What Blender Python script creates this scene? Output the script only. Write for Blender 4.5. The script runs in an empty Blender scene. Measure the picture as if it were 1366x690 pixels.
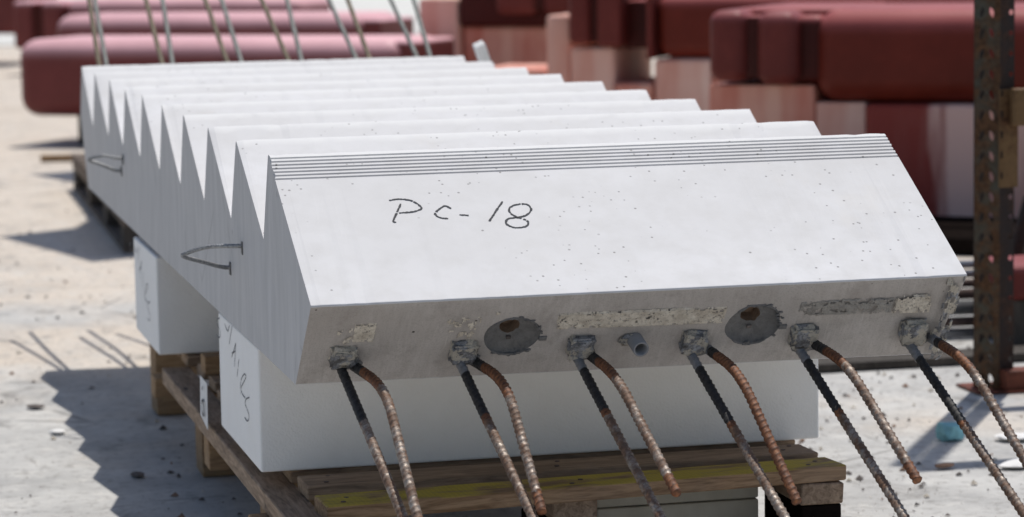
import bpy, bmesh, math, random
from mathutils import Vector, Matrix, noise
random.seed(7)
SC = bpy.context.scene
COL = SC.collection
R = math.radians
GZ = 0.74                      # stair nosing plane above the ground

# ------------------------------------------------------------------ camera
cam_d = bpy.data.cameras.new('camera'); cam = bpy.data.objects.new('camera', cam_d); COL.objects.link(cam)
SC.camera = cam
yaw, pitch, roll = 0.23743, 0.11633, -0.01669
fw = Vector((math.sin(yaw)*math.cos(pitch), math.cos(yaw)*math.cos(pitch), -math.sin(pitch)))
rt = Vector((math.cos(yaw), -math.sin(yaw), 0)); up = rt.cross(fw)
rt2 = rt*math.cos(roll)+up*math.sin(roll); up2 = -rt*math.sin(roll)+up*math.cos(roll)
m = Matrix((rt2, up2, -fw)).transposed().to_4x4(); m.translation = Vector((-0.65363, -4.22567, 0.33549+GZ))
cam.matrix_world = m
cam_d.sensor_width = 36; cam_d.sensor_fit = 'HORIZONTAL'; cam_d.lens = 3847.74/1366*36
cam_d.clip_start = 0.05; cam_d.clip_end = 3000
cam_d.dof.use_dof = True; cam_d.dof.focus_distance = 4.22; cam_d.dof.aperture_fstop = 6.0
cam_d.dof.aperture_blades = 9

# ------------------------------------------------------------------ world, sun, exposure
W = bpy.data.worlds.new('World'); SC.world = W; W.use_nodes = True
nt = W.node_tree; bg = nt.nodes['Background']
sky = nt.nodes.new('ShaderNodeTexSky'); sky.sky_type = 'NISHITA'; sky.sun_disc = False
sky.sun_elevation = R(69.7); sky.sun_rotation = R(32.6); sky.air_density = 1.0; sky.dust_density = 1.2
nt.links.new(sky.outputs[0], bg.inputs[0]); bg.inputs[1].default_value = 0.085
sun_d = bpy.data.lights.new('sun', 'SUN'); sun_d.energy = 3.5; sun_d.angle = R(0.53); sun_d.color = (1, .96, .90)
sun = bpy.data.objects.new('sun', sun_d); COL.objects.link(sun)
sun.rotation_euler = Vector((-.186, -.291, -.938)).to_track_quat('-Z', 'Y').to_euler()
sun.location = (3, 4, 12)
SC.view_settings.view_transform = 'Standard'; SC.view_settings.look = 'None'
SC.view_settings.exposure = 0.0; SC.view_settings.gamma = 1
SC.cycles.max_bounces = 10; SC.cycles.diffuse_bounces = 8; SC.cycles.use_denoising = True

# ------------------------------------------------------------------ material helper
class MT:
    def __init__(s, name, rough=.8, metal=0, spec=.5):
        s.m = bpy.data.materials.new(name); s.m.use_nodes = True; s.t = s.m.node_tree
        s.b = s.t.nodes['Principled BSDF']; s.b.inputs['Roughness'].default_value = rough
        s.b.inputs['Metallic'].default_value = metal
        s.b.inputs['Specular IOR Level'].default_value = spec
        s.tc = s.t.nodes.new('ShaderNodeTexCoord')
    def n(s, ty, **k):
        x = s.t.nodes.new(ty)
        for a, v in k.items(): setattr(x, a, v)
        return x
    def l(s, a, b): s.t.links.new(a, b)
    def map(s, scale=(1, 1, 1), rot=(0, 0, 0), src='Object'):
        x = s.n('ShaderNodeMapping'); x.inputs['Scale'].default_value = scale; x.inputs['Rotation'].default_value = rot
        s.l(s.tc.outputs[src], x.inputs[0]); return x.outputs[0]
    def noise(s, scale, detail=6, vec=None, rough=.6, dist=0):
        x = s.n('ShaderNodeTexNoise'); x.inputs['Scale'].default_value = scale; x.inputs['Detail'].default_value = detail
        x.inputs['Roughness'].default_value = rough; x.inputs['Distortion'].default_value = dist
        s.l(vec if vec else s.tc.outputs['Object'], x.inputs['Vector']); return x.outputs['Fac']
    def voro(s, scale, vec=None, rnd=1.0, feature='F1'):
        x = s.n('ShaderNodeTexVoronoi'); x.feature = feature; x.inputs['Scale'].default_value = scale
        x.inputs['Randomness'].default_value = rnd
        s.l(vec if vec else s.tc.outputs['Object'], x.inputs['Vector']); return x
    def ramp(s, fac, stops, interp='LINEAR'):
        x = s.n('ShaderNodeValToRGB'); x.color_ramp.interpolation = interp
        e = x.color_ramp.elements
        while len(e) < len(stops): e.new(.5)
        for q, (p, c) in zip(e, stops):
            q.position = p; q.color = (c, c, c, 1) if isinstance(c, (int, float)) else (*c, 1)
        s.l(fac, x.inputs[0]); return x.outputs[0]
    def mix(s, f, a, b, mode='MIX'):
        x = s.n('ShaderNodeMix'); x.data_type = 'RGBA'; x.blend_type = mode
        for sock, v in ((x.inputs[0], f), (x.inputs[6], a), (x.inputs[7], b)):
            if hasattr(v, 'is_linked') or hasattr(v, 'links'): s.l(v, sock)
            elif isinstance(v, (int, float)):
                sock.default_value = v if sock == x.inputs[0] else (v, v, v, 1)
            else: sock.default_value = (*v, 1)
        return x.outputs[2]
    def math(s, op, a, b=0.0, c=None):
        x = s.n('ShaderNodeMath'); x.operation = op
        for i, v in enumerate((a, b) if c is None else (a, b, c)):
            if isinstance(v, (int, float)): x.inputs[i].default_value = v
            else: s.l(v, x.inputs[i])
        return x.outputs[0]
    def attr(s, name):
        x = s.n('ShaderNodeAttribute'); x.attribute_name = name; return x
    def color(s, c):
        if isinstance(c, tuple): s.b.inputs['Base Color'].default_value = (*c, 1)
        else: s.l(c, s.b.inputs['Base Color'])
        return s
    def rough(s, c): s.l(c, s.b.inputs['Roughness']); return s
    def bump(s, h, strength=.3, dist=.002):
        x = s.n('ShaderNodeBump'); x.inputs['Strength'].default_value = strength; x.inputs['Distance'].default_value = dist
        s.l(h, x.inputs['Height'])
        prev = s.b.inputs['Normal'].links[0].from_socket if s.b.inputs['Normal'].is_linked else None
        if prev: s.l(prev, x.inputs['Normal'])
        s.l(x.outputs[0], s.b.inputs['Normal']); return s

def concrete_white():
    a = MT('precast_white_concrete', .62)
    big = a.noise(3.2, 5); mid = a.noise(22, 6); fine = a.noise(260, 4)
    c = a.ramp(big, [(.3, (.62, .617, .63)), (.7, (.70, .697, .71))])
    c = a.mix(a.ramp(mid, [(.42, 0), (.72, .5)]), c, (.50, .49, .48))
    c = a.mix(a.ramp(a.noise(7.5, 5, a.map((1, .6, 1))), [(.62, 0), (.78, .30)]), c, (.60, .54, .45))
    c = a.mix(a.ramp(a.noise(1.4, 6, a.map((1.2, 1, 3)), rough=.65), [(.46, 0), (.66, .55)]), c, (.54, .53, .525))
    # sun highlight painted on the nosings; tone varies from tread to tread
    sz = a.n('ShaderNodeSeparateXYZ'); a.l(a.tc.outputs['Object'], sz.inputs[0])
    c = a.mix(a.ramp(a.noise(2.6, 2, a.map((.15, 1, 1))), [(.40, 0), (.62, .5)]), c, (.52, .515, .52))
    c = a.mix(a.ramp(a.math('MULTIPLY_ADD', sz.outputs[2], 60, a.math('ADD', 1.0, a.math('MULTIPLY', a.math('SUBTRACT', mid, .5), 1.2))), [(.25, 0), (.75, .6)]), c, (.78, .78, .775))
    # small air holes in clusters
    v = a.voro(95); hole = a.ramp(v.outputs['Distance'], [(.0, 1), (.14, 1), (.20, 0)])
    sel = a.ramp(v.outputs['Color'], [(.62, 0), (.64, 1)], 'CONSTANT')
    clus = a.ramp(a.noise(5, 3), [(.50, 0), (.56, 1)])
    v2 = a.voro(38); hole2 = a.ramp(v2.outputs['Distance'], [(.0, 1), (.06, 1), (.085, 0)])
    sel2 = a.ramp(v2.outputs['Color'], [(.62, 0), (.64, 1)], 'CONSTANT')
    h = a.math('MAXIMUM', a.math('MULTIPLY', a.math('MULTIPLY', hole, sel), clus), a.math('MULTIPLY', a.math('MULTIPLY', hole2, sel2), a.ramp(a.noise(4, 3), [(.42, 0), (.50, 1)])))
    c = a.mix(a.math('MULTIPLY', h, .75), c, (.16, .15, .145))
    a.color(c); a.bump(a.math('SUBTRACT', a.math('ADD', a.math('MULTIPLY', mid, .4), a.math('MULTIPLY', fine, .25)), h), .35, .0012)
    return a.m
def concrete_side():
    a = MT('precast_side_concrete', .7)
    st = a.noise(9, 7, a.map((1, 3.2, .55), (R(-8), 0, 0)))
    st2 = a.noise(40, 5, a.map((1, 2.2, .35), (R(10), 0, 0)))
    c = a.ramp(st, [(.3, (.45, .45, .455)), (.7, (.56, .555, .56))])
    c = a.mix(a.ramp(st2, [(.52, 0), (.78, .22)]), c, (.38, .385, .40))
    v = a.voro(42, a.map((1, 1, .5))); pit = a.ramp(v.outputs['Distance'], [(0, 1), (.08, 1), (.13, 0)])
    sel = a.ramp(v.outputs['Color'], [(.80, 0), (.82, 1)], 'CONSTANT')
    h = a.math('MULTIPLY', pit, sel)
    c = a.mix(a.math('MULTIPLY', h, .7), c, (.18, .18, .18))
    v3 = a.voro(3.1, a.map((1, 1, .45)), feature='DISTANCE_TO_EDGE')
    crack = a.math('MULTIPLY', a.ramp(v3.outputs['Distance'], [(0, 1), (.006, 0)]), a.ramp(a.noise(5, 2), [(.52, 0), (.56, .45)]))
    c = a.mix(crack, c, (.22, .22, .22))
    a.color(c); a.bump(a.math('SUBTRACT', a.math('MULTIPLY', st2, .6), a.math('ADD', h, crack)), .4, .0012)
    return a.m
def concrete_end():
    a = MT('trowelled_end_concrete', .75)
    br = a.noise(60, 5, a.map((2.6, .3, .3), (0, R(-24), 0)))
    br2 = a.noise(210, 3, a.map((2.0, .12, .12), (0, R(-24), 0)))
    big = a.noise(7, 5)
    c = a.ramp(br, [(.3, (.45, .415, .385)), (.7, (.53, .495, .465))])
    c = a.mix(a.ramp(br2, [(.58, 0), (.78, .5)]), c, (.60, .58, .55))
    c = a.mix(a.ramp(big, [(.40, .0), (.72, .6)]), c, (.33, .295, .265))
    c = a.mix(a.ramp(a.noise(24, 7, rough=.7), [(.52, 0), (.68, .55)]), c, (.30, .265, .24))
    c = a.mix(a.ramp(a.noise(420, 3), [(.5, 0), (.7, .45)]), c, (.24, .22, .20))
    v = a.voro(70); pit = a.math('MULTIPLY', a.ramp(v.outputs['Distance'], [(0, 1), (.12, 1), (.17, 0)]), a.ramp(v.outputs['Color'], [(.86, 0), (.87, 1)], 'CONSTANT'))
    c = a.mix(pit, c, (.1, .09, .08))
    a.color(c); a.bump(a.math('SUBTRACT', a.math('ADD', br, a.math('MULTIPLY', br2, .6)), pit), .5, .0012)
    return a.m
def mortar(name, c1, c2, rough=.9, dark=.5):
    a = MT(name, rough); n1 = a.noise(55, 8, rough=.7); n2 = a.noise(170, 6, rough=.75)
    c = a.ramp(n1, [(.35, c1), (.62, c2)])
    c = a.mix(a.ramp(n2, [(.54, 0), (.62, dark)]), c, tuple(x*.35 for x in c1))
    a.color(c); a.bump(a.math('ADD', n1, n2), .9, .004); return a.m
def boss_mat():
    a = MT('bar_boss_mortar', .9); n1 = a.noise(60, 6, rough=.7); n2 = a.noise(45, 4); n3 = a.noise(200, 5, rough=.8)
    c = a.ramp(n1, [(.38, (.13, .125, .125)), (.5, (.27, .27, .28)), (.62, (.46, .47, .50))])
    c = a.mix(a.ramp(n2, [(.47, 0), (.52, .9)]), c, (.66, .60, .50))
    c = a.mix(a.ramp(n3, [(.56, 0), (.62, .75)]), c, (.07, .065, .06))
    a.color(c); a.bump(a.math('ADD', n1, n3), 1.0, .005); return a.m
def foam():
    a = MT('white_eps_foam', .85, spec=.25)
    v = a.voro(260); n = a.noise(14, 4)
    a.color(a.mix(a.ramp(n, [(.4, 0), (.8, .25)]), (.93, .92, .90), (.80, .77, .72)))
    a.bump(v.outputs['Distance'], .35, .0012); a.bump(a.noise(5, 3), .3, .012); a.bump(a.ramp(a.noise(26, 5, rough=.7), [(.30, 0), (.40, 1)]), .5, .0015); return a.m
def foam_back():
    a = MT('cream_block', .8); a.color(a.ramp(a.noise(20, 5), [(.3, (.50, .45, .36)), (.7, (.62, .57, .47))])); return a.m
def wood(name, base, dark, along='X', yellow=False, scale=1.0):
    a = MT(name, .75, spec=.3)
    s = {'X': (.12, 1, 1), 'Y': (1, .12, 1), 'Z': (1, 1, .12)}[along]
    g = a.noise(75*scale, 7, a.map(s), dist=1.2); g2 = a.noise(300, 3, a.map(tuple(q*1 for q in s)))
    c = a.ramp(g, [(.35, dark), (.62, base)])
    c = a.mix(a.ramp(g2, [(.5, 0), (.7, .4)]), c, tuple(x*.45 for x in dark))
    v = a.voro(9, a.map({'X': (.8, 2, 2), 'Y': (2, .8, 2), 'Z': (2, 2, .8)}[along]))
    k = a.math('MULTIPLY', a.ramp(v.outputs['Distance'], [(0, 1), (.06, 1), (.12, 0)]), a.ramp(v.outputs['Color'], [(.55, 0), (.56, 1)], 'CONSTANT'))
    c = a.mix(k, c, (.03, .02, .015))
    c = a.mix(a.ramp(a.noise(4, 5), [(.45, 0), (.75, .3)]), c, (.24, .20, .17))
    if yellow:
        geo = a.n('ShaderNodeNewGeometry'); sx = a.n('ShaderNodeSeparateXYZ'); a.l(geo.outputs['Normal'], sx.inputs[0])
        topf = a.ramp(sx.outputs['Z'], [(.6, 0), (.8, 1)])
        pm = a.ramp(a.noise(28, 6, a.map((.35, 1, 1))), [(.40, 0), (.56, 1)])
        wv = a.n('ShaderNodeTexWave'); wv.inputs['Scale'].default_value = 38; wv.inputs['Distortion'].default_value = 1
        a.l(a.map((1, .55, 1)), wv.inputs[0])
        yc = a.mix(a.math('MULTIPLY', wv.outputs['Fac'], .28), (.60, .47, .05), (.38, .29, .06))
        c = a.mix(a.math('MULTIPLY', topf, a.math('MULTIPLY', pm, .9)), c, yc)
    a.color(c); a.bump(g, .6, .0015); return a.m
def red_primer(name, c=(.17, .027, .017), c2=(.12, .018, .011), top_sheen=(.42, .12, .115)):
    a = MT(name, .55, spec=.16)
    n1 = a.noise(3, 6); n2 = a.noise(30, 4)
    x = a.ramp(n1, [(.35, c2), (.65, c)])
    x = a.mix(a.ramp(n2, [(.5, 0), (.8, .3)]), x, tuple(q*1.5 for q in c))
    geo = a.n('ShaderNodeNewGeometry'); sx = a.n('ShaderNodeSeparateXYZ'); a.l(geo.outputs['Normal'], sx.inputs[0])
    x = a.mix(a.math('MULTIPLY', a.ramp(sx.outputs['Z'], [(.05, 0), (.6, 1)]), a.ramp(n1, [(.3, .8), (.7, 1)])), x, top_sheen)  # pale sheen of upward faces painted into the colour
    a.color(x); a.rough(a.ramp(n1, [(.3, .40), (.7, .52)])); a.bump(n2, .15, .003); return a.m
def stained(name, pale, red, lo, hi, pale_end=False):
    a = MT(name, .7)
    st = a.noise(7, 6, a.map((1, 1, .10))); bl = a.noise(2.4, 4, a.map((1, 1, .7)))
    f = a.math('ADD', a.math('MULTIPLY', st, .6), a.math('MULTIPLY', bl, .4))
    c = a.ramp(f, [(lo, red), (hi, pale)])
    c = a.mix(a.ramp(a.noise(16, 5, a.map((1, 1, .12))), [(.55, 0), (.75, .5)]), c, tuple((x+y)*.45 for x, y in zip(pale, red)))
    if pale_end:  # paler towards the right end of the block
        sx = a.n('ShaderNodeSeparateXYZ'); a.l(a.tc.outputs['Object'], sx.inputs[0])
        wx = a.math('ADD', a.math('MULTIPLY', sx.outputs[0], 2.4), a.math('MULTIPLY', st, .55))
        c = a.mix(a.ramp(wx, [(.90, 0), (1.22, .9)]), a.mix(.75, c, red), pale)
    a.color(c); a.bump(st, .25, .004); return a.m
def rebar_mat():
    a = MT('ribbed_steel', .4, 1.0)
    z = a.attr('zone'); sp = a.n('ShaderNodeSeparateColor'); a.l(z.outputs['Color'], sp.inputs[0])
    rib = a.attr('rib').outputs['Fac']
    n1 = a.noise(130, 6, rough=.7); n2 = a.noise(38, 5, rough=.7); n3 = a.noise(420, 4, rough=.7)
    def edge(ch, w=.55):   # ragged edge of each painted or rusted zone
        return a.ramp(a.math('ADD', ch, a.math('MULTIPLY', a.math('SUBTRACT', n1, .5), w*1.6)), [(.42, 0), (.54, 1)])
    blk, rust, cem = edge(sp.outputs[0], .8), edge(sp.outputs[1], 1.0), edge(sp.outputs[2], .3)
    steel = a.ramp(n3, [(.3, (.27, .23, .19)), (.7, (.58, .54, .49))])
    patches = a.math('MAXIMUM', a.ramp(n2, [(.38, .2), (.54, .95)]), a.math('MULTIPLY', rib, a.ramp(n1, [(.25, .7), (.5, 1.0)])))
    rc = a.ramp(n1, [(.3, (.055, .022, .012)), (.52, (.20, .075, .03)), (.72, (.42, .17, .06))])
    browns = a.ramp(n1, [(.3, (.05, .028, .018)), (.7, (.25, .13, .07))])
    c = a.mix(patches, steel, browns)
    c = a.mix(rust, c, a.mix(a.math('MULTIPLY', rib, .75), rc, (.045, .018, .010)))
    bc = a.ramp(n1, [(.35, (.010, .009, .008)), (.66, (.045, .042, .042))])
    c = a.mix(blk, c, bc)
    c = a.mix(cem, c, a.ramp(n1, [(.3, (.16, .16, .16)), (.7, (.29, .29, .30))]))
    a.color(c)
    non = a.math('MAXIMUM', a.math('MAXIMUM', rust, blk), a.math('MAXIMUM', cem, patches))
    a.l(a.math('MULTIPLY', a.math('SUBTRACT', 1.0, non), .6), a.b.inputs['Metallic'])
    a.rough(a.ramp(non, [(0, .42), (.9, .65)]))
    a.bump(a.math('ADD', n1, n3), .5, .0009); return a.m
def ground_mat():
    a = MT('yard_concrete', .85, spec=.3)
    big = a.noise(.55, 6, rough=.62); mid = a.noise(3.2, 7, rough=.65); fin = a.noise(38, 7, rough=.75); gr = a.noise(220, 4)
    conc = a.ramp(mid, [(.32, (.39, .385, .375)), (.66, (.60, .59, .565))])
    sand = a.ramp(mid, [(.3, (.62, .53, .435)), (.7, (.72, .63, .53))])
    # sandy dust lies thicker further back in the yard
    sp = a.n('ShaderNodeSeparateXYZ'); a.l(a.tc.outputs['Object'], sp.inputs[0])
    yy = a.ramp(a.math('MULTIPLY', sp.outputs[1], .1), [(.10, .0), (.36, .13), (.75, .30)])
    f = a.ramp(a.math('ADD', big, yy), [(.54, 0), (.68, .85)])
    c = a.mix(f, conc, sand)
    c = a.mix(a.ramp(a.noise(11, 7, rough=.7), [(.52, 0), (.66, .6)]), c, (.66, .64, .60))
    c = a.mix(a.ramp(fin, [(.52, 0), (.66, .65)]), c, (.25, .235, .22))
    c = a.mix(a.ramp(a.noise(6.5, 6, a.map((1, .6, 1)), rough=.7, dist=.6), [(.57, 0), (.67, .65)]), c, (.24, .225, .21))
    v = a.voro(1.15, a.map((1, 1.3, 1)), feature='DISTANCE_TO_EDGE')
    cr = a.math('MULTIPLY', a.ramp(v.outputs['Distance'], [(0, 1), (.010, 0)]), a.ramp(a.noise(1.7, 3), [(.50, 0), (.55, .7)]))
    c = a.mix(cr, c, (.15, .14, .13))
    a.color(c); a.bump(a.math('ADD', a.math('MULTIPLY', fin, .8), a.math('SUBTRACT', gr, cr)), .55, .004)
    a.bump(mid, .3, .02); return a.m
def flat(name, c, rough=.8, metal=0, var=.25, sc=40, bump=.3, spec=.5):
    a = MT(name, rough, metal, spec); n = a.noise(sc, 6)
    a.color(a.ramp(n, [(.3, tuple(x*(1-var) for x in c)), (.7, tuple(min(1, x*(1+var)) for x in c))])); a.bump(n, bump, .002); return a.m
def painted_rust(name, base, rust, lo=.48, hi=.6, metal=.0, rough=.55):
    a = MT(name, rough, metal, spec=.2); n = a.noise(14, 8, rough=.72); n2 = a.noise(90, 5)
    c = a.mix(a.ramp(n, [(lo, 0), (hi, 1)]), a.ramp(n2, [(.3, tuple(x*.8 for x in base)), (.7, base)]), a.ramp(n2, [(.35, tuple(x*.4 for x in rust)), (.65, rust)]))
    a.color(c); a.bump(n2, .4, .0015); return a.m

M = dict(
    white=concrete_white(), side=concrete_side(), end=concrete_end(),
    recess=mortar('smooth_grey_recess', (.16, .155, .15), (.22, .215, .21), .7, .25),
    hole=flat('dark_brown_hole', (.24, .17, .12), .9, sc=180),
    mortar_pale=mortar('pale_rough_mortar', (.52, .455, .37), (.80, .73, .62), .9, .8),
    mortar_grey=mortar('grey_rough_mortar', (.27, .25, .225), (.38, .36, .33), .9, .35),
    boss=boss_mat(),
    foam=foam(), cream=foam_back(), ink=flat('charcoal_marks', (.07, .07, .075), .9, sc=700, var=.8),
    pencil=flat('pencil_marks', (.17, .17, .18), .9, sc=500, var=.6),
    plank_y=wood('yellow_stained_pine', (.44, .28, .16), (.21, .12, .06), 'X', True),
    plank=wood('weathered_pine', (.42, .29, .19), (.21, .14, .09), 'X'),
    stringer=wood('weathered_pine_stringer', (.42, .30, .21), (.19, .125, .08), 'Y'),
    block=wood('pallet_block_wood', (.42, .27, .14), (.24, .14, .07), 'X'),
    oldwood=wood('old_grey_timber', (.20, .155, .12), (.10, .07, .05), 'Y'),
    darkwood=wood('dark_brown_timber', (.07, .06, .05), (.03, .025, .02), 'Z'),  # plain dark brown, also on the strip standing in for a shadow
    red=red_primer('red_oxide_primer'), red2=red_primer('red_oxide_primer_dark', (.07, .010, .008), (.05, .008, .006)), redl=red_primer('sheen_red_primer', (.19, .048, .045), (.15, .038, .036), (.90, .53, .56)),
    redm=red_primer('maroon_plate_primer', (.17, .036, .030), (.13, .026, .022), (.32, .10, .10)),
    st_pale=stained('pale_stained_concrete', (.86, .62, .53), (.66, .27, .20), .38, .66),
    st_mid=stained('pink_stained_concrete', (.80, .45, .35), (.58, .15, .10), .40, .62),
    st_red=stained('red_coated_concrete', (.82, .55, .48), (.26, .035, .025), .56, .85, True),
    rebar=rebar_mat(), ground=ground_mat(),
    bar_olive=flat('weathered_brown_bar', (.17, .135, .085), .75, 0, .45, 60), bar_grey=flat('weathered_grey_bar', (.20, .205, .19), .65, .1, .35, 60),
    rope=flat('galvanised_wire_rope', (.33, .33, .33), .45, .6, .5, 300),
    conduit=flat('grey_plastic_conduit', (.24, .24, .25), .55, 0, .12, 60), dark=flat('black_void', (.01, .01, .01), 1),
    post=painted_rust('grey_green_post_steel', (.085, .082, .062), (.13, .062, .028), .38, .54),
    postd=painted_rust('dark_rusted_post_steel', (.034, .024, .022), (.075, .034, .020), .46, .62),
    beam=painted_rust('brown_rusted_beam', (.20, .115, .05), (.12, .055, .025), .42, .62),
    rustb=painted_rust('red_rust_channel', (.20, .06, .035), (.09, .035, .02)),
    nearblack=flat('near_black_matte', (.012, .009, .008), 1.0, spec=0.0), pipe=flat('dull_steel_pipe', (.42, .43, .45), .4, .75, .25, 30), pipe_d=flat('dark_rusty_pipe', (.13, .09, .08), .7, .2, .4, 30),  # near-black matte for the shade slabs and two pallet blocks
    cyan=flat('cyan_foam', (.24, .50, .55), .8, sc=60), paper=flat('white_paper_tag', (.72, .72, .72), .7, sc=20, var=.06),
    chipw=flat('brown_wood_chip', (.25, .15, .10), .9), white_s=flat('white_flake', (.78, .77, .75), .8, var=.1),
    debris=flat('dark_debris', (.13, .11, .10), .9, sc=25, var=.6), wallp=None)
a = MT('pale_siding', .7); a.color(a.ramp(a.noise(1.2, 5), [(.3, (.62, .61, .57)), (.7, (.70, .69, .65))])); M['wallp'] = a.m

# ------------------------------------------------------------------ object helpers
def tag(o, label=None, cat=None, group=None, kind=None):
    for k, v in (('label', label), ('category', cat), ('group', group), ('kind', kind)):
        if v: o[k] = v
    return o
def empty(name, loc, rz=0, **k):
    o = bpy.data.objects.new(name, None); COL.objects.link(o); o.location = loc; o.rotation_euler = (0, 0, rz)
    o.empty_display_size = .1
    return tag(o, **k)
def mk(name, bm, mat, parent=None, smooth=False, loc=None, **k):
    me = bpy.data.meshes.new(name); bmesh.ops.recalc_face_normals(bm, faces=bm.faces) if not k.pop('keepn', False) else None
    bm.to_mesh(me); bm.free()
    mats = mat if isinstance(mat, (list, tuple)) else [mat]
    for q in mats: me.materials.append(q)
    if smooth:
        for p in me.polygons: p.use_smooth = True
    o = bpy.data.objects.new(name, me); COL.objects.link(o)
    if parent: o.parent = parent
    if loc is not None: o.location = loc
    return tag(o, **k)
def box(x0, x1, y0, y1, z0, z1, r=0, seg=2, bm=None, jit=0, rot=None):
    b = bmesh.new()
    bmesh.ops.create_cube(b, size=1)
    for v in b.verts:
        v.co = Vector((x0+(v.co.x+.5)*(x1-x0), y0+(v.co.y+.5)*(y1-y0), z0+(v.co.z+.5)*(z1-z0)))
        if jit: v.co += Vector([random.uniform(-jit, jit) for _ in range(3)])
    if r: bmesh.ops.bevel(b, geom=list(b.edges), offset=r, segments=seg, profile=.5, affect='EDGES')
    if rot: bmesh.ops.transform(b, matrix=rot, verts=b.verts)
    if bm is None: return b
    me = bpy.data.meshes.new('t'); b.to_mesh(me); b.free(); bm.from_mesh(me); bpy.data.meshes.remove(me); return bm
def frames(pts):
    n = len(pts); T = [(pts[min(i+1, n-1)]-pts[max(i-1, 0)]).normalized() for i in range(n)]
    u = Vector((1, 0, 0)) if abs(T[0].x) < .8 else Vector((0, 0, 1)); out = []
    for t in T:
        u = (u-t*u.dot(t)).normalized(); out.append((u.copy(), t.cross(u)))
    return T, out
def resample(pts, step):
    out = [pts[0].copy()]; acc = 0
    for a, b in zip(pts, pts[1:]):
        L = (b-a).length; s = step-acc
        while s <= L: out.append(a.lerp(b, s/L)); s += step
        acc = (acc+L) % step if False else L-(s-step)
    out.append(pts[-1].copy()); return out
def catmull(P, k=8):
    P = [Vector(p) for p in P]; Q = [P[0]*2-P[1]]+P+[P[-1]*2-P[-2]]; out = []
    for i in range(1, len(Q)-2):
        a, b, c, d = Q[i-1:i+3]
        for j in range(k):
            t = j/k; out.append(.5*((2*b)+(c-a)*t+(2*a-5*b+4*c-d)*t*t+(3*b-a-3*c+d)*t**3))
    out.append(P[-1]); return out
def tube(pts, r, seg=12, bm=None, caps=True, rf=None):
    bm = bm or bmesh.new(); T, F = frames(pts); rings = []
    for i, p in enumerate(pts):
        rr = rf(i) if rf else r
        rings.append([bm.verts.new(p+(F[i][0]*math.cos(a)+F[i][1]*math.sin(a))*rr) for a in [2*math.pi*j/seg for j in range(seg)]])
    for A, B in zip(rings, rings[1:]):
        for j in range(seg): bm.faces.new((A[j], A[(j+1) % seg], B[(j+1) % seg], B[j]))
    if caps: bm.faces.new(rings[0][::-1]); bm.faces.new(rings[-1])
    return bm
def ribbed(name, pts, parent, zones, r=.0064, step=.0016, pitch=.0106, seg=16, smooth=True, tw=0.0, mat=None, **k):
    """deformed reinforcing bar: slanted crescent ribs plus two lengthwise ridges; zones: [(s0, s1, channel)]"""
    pts = resample(pts, step); T, F = frames(pts); bm = bmesh.new()
    ribl = bm.verts.layers.float.new('rib'); zl = bm.verts.layers.float_color.new('zone')
    ph = random.random()*pitch; rings = []; s = 0; tot = step*(len(pts)-1)
    for i, p in enumerate(pts):
        ring = []
        for j in range(seg):
            a = 2*math.pi*j/seg; half = math.sin(a+tw)
            sp = s+ph+r*.45*math.cos(a)*(1 if half > 0 else -1)
            d = abs((sp/pitch) % 1-.5)*pitch
            b = max(0, 1-(d/.0015)**2)*min(1, abs(half)*1.8)
            ridge = max(0, 1-(abs(half)/.3)**2)*.55
            h = max(b, ridge)
            w = .00035*noise.noise(p*90)
            v = bm.verts.new(p+(F[i][0]*math.cos(a)+F[i][1]*math.sin(a))*(r+.0014*h+w))
            v[ribl] = b; c = [0, 0, 0, 1]
            for (s0, s1, ch) in zones:
                e0 = s0 if s0 >= 0 else tot+s0; e1 = s1 if s1 > 0 else tot+s1+.01
                f = max(0, min(1, (s-e0)/.014+.5, (e1-s)/.014+.5)); c[ch] = max(c[ch], f)
            v[zl] = c; ring.append(v)
        rings.append(ring); s += step
    for A, B in zip(rings, rings[1:]):
        for j in range(seg): bm.faces.new((A[j], A[(j+1) % seg], B[(j+1) % seg], B[j]))
    bm.faces.new(rings[0][::-1]); bm.faces.new(rings[-1])
    return mk(name, bm, mat or M['rebar'], parent, smooth, **k)
def ribbon(strokes, w, fn, nrm, bm=None, jit=.35, lift=.0006):
    bm = bm or bmesh.new()
    for st in strokes:
        P = catmull([Vector((*q, 0)) for q in st], 10) if len(st) > 2 else [Vector((*st[0], 0)).lerp(Vector((*st[-1], 0)), t/14) for t in range(15)]
        P = resample(P, .0015); prev = None; n = len(P)
        for i, p in enumerate(P):
            t = (P[min(i+1, n-1)]-P[max(i-1, 0)]).normalized(); s = Vector((-t.y, t.x, 0))
            ww = w*(1+jit*noise.noise(p*300+Vector((0, 0, 3))))*(.6 if i in (0, n-1) else 1); o = s*w*.25*noise.noise(p*420)
            A = bm.verts.new(fn(p+s*ww/2+o)+nrm*lift); B = bm.verts.new(fn(p-s*ww/2+o)+nrm*lift)
            if prev and not (noise.noise(p*260+Vector((7, 0, 0))) > .42): bm.faces.new((prev[0], A, B, prev[1]))
            prev = (A, B)
    return bm

# ------------------------------------------------------------------ ground
bm = bmesh.new()
def gh(x, y): return .0035*noise.noise(Vector((x*1.3, y*1.3, 0)))+.0015*noise.noise(Vector((x*6, y*6, 2)))
xs = [-900, -60, -12, -5]+[-2.5+i*.16 for i in range(60)]+[9, 16, 60, 900]
ys = [-300, -20, -8, -4]+[-2+i*.2 for i in range(90)]+[20, 28, 45, 120, 2500]
G = [[bm.verts.new((x, y, gh(x, y)-.003 if abs(x) < 12 and -6 < y < 20 else 0)) for x in xs] for y in ys]
for A, B in zip(G, G[1:]):
    for i in range(len(xs)-1): bm.faces.new((A[i], A[i+1], B[i+1], B[i]))
mk('ground', bm, M['ground'], smooth=True, label='pale dusty concrete yard floor', kind='structure')

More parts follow.
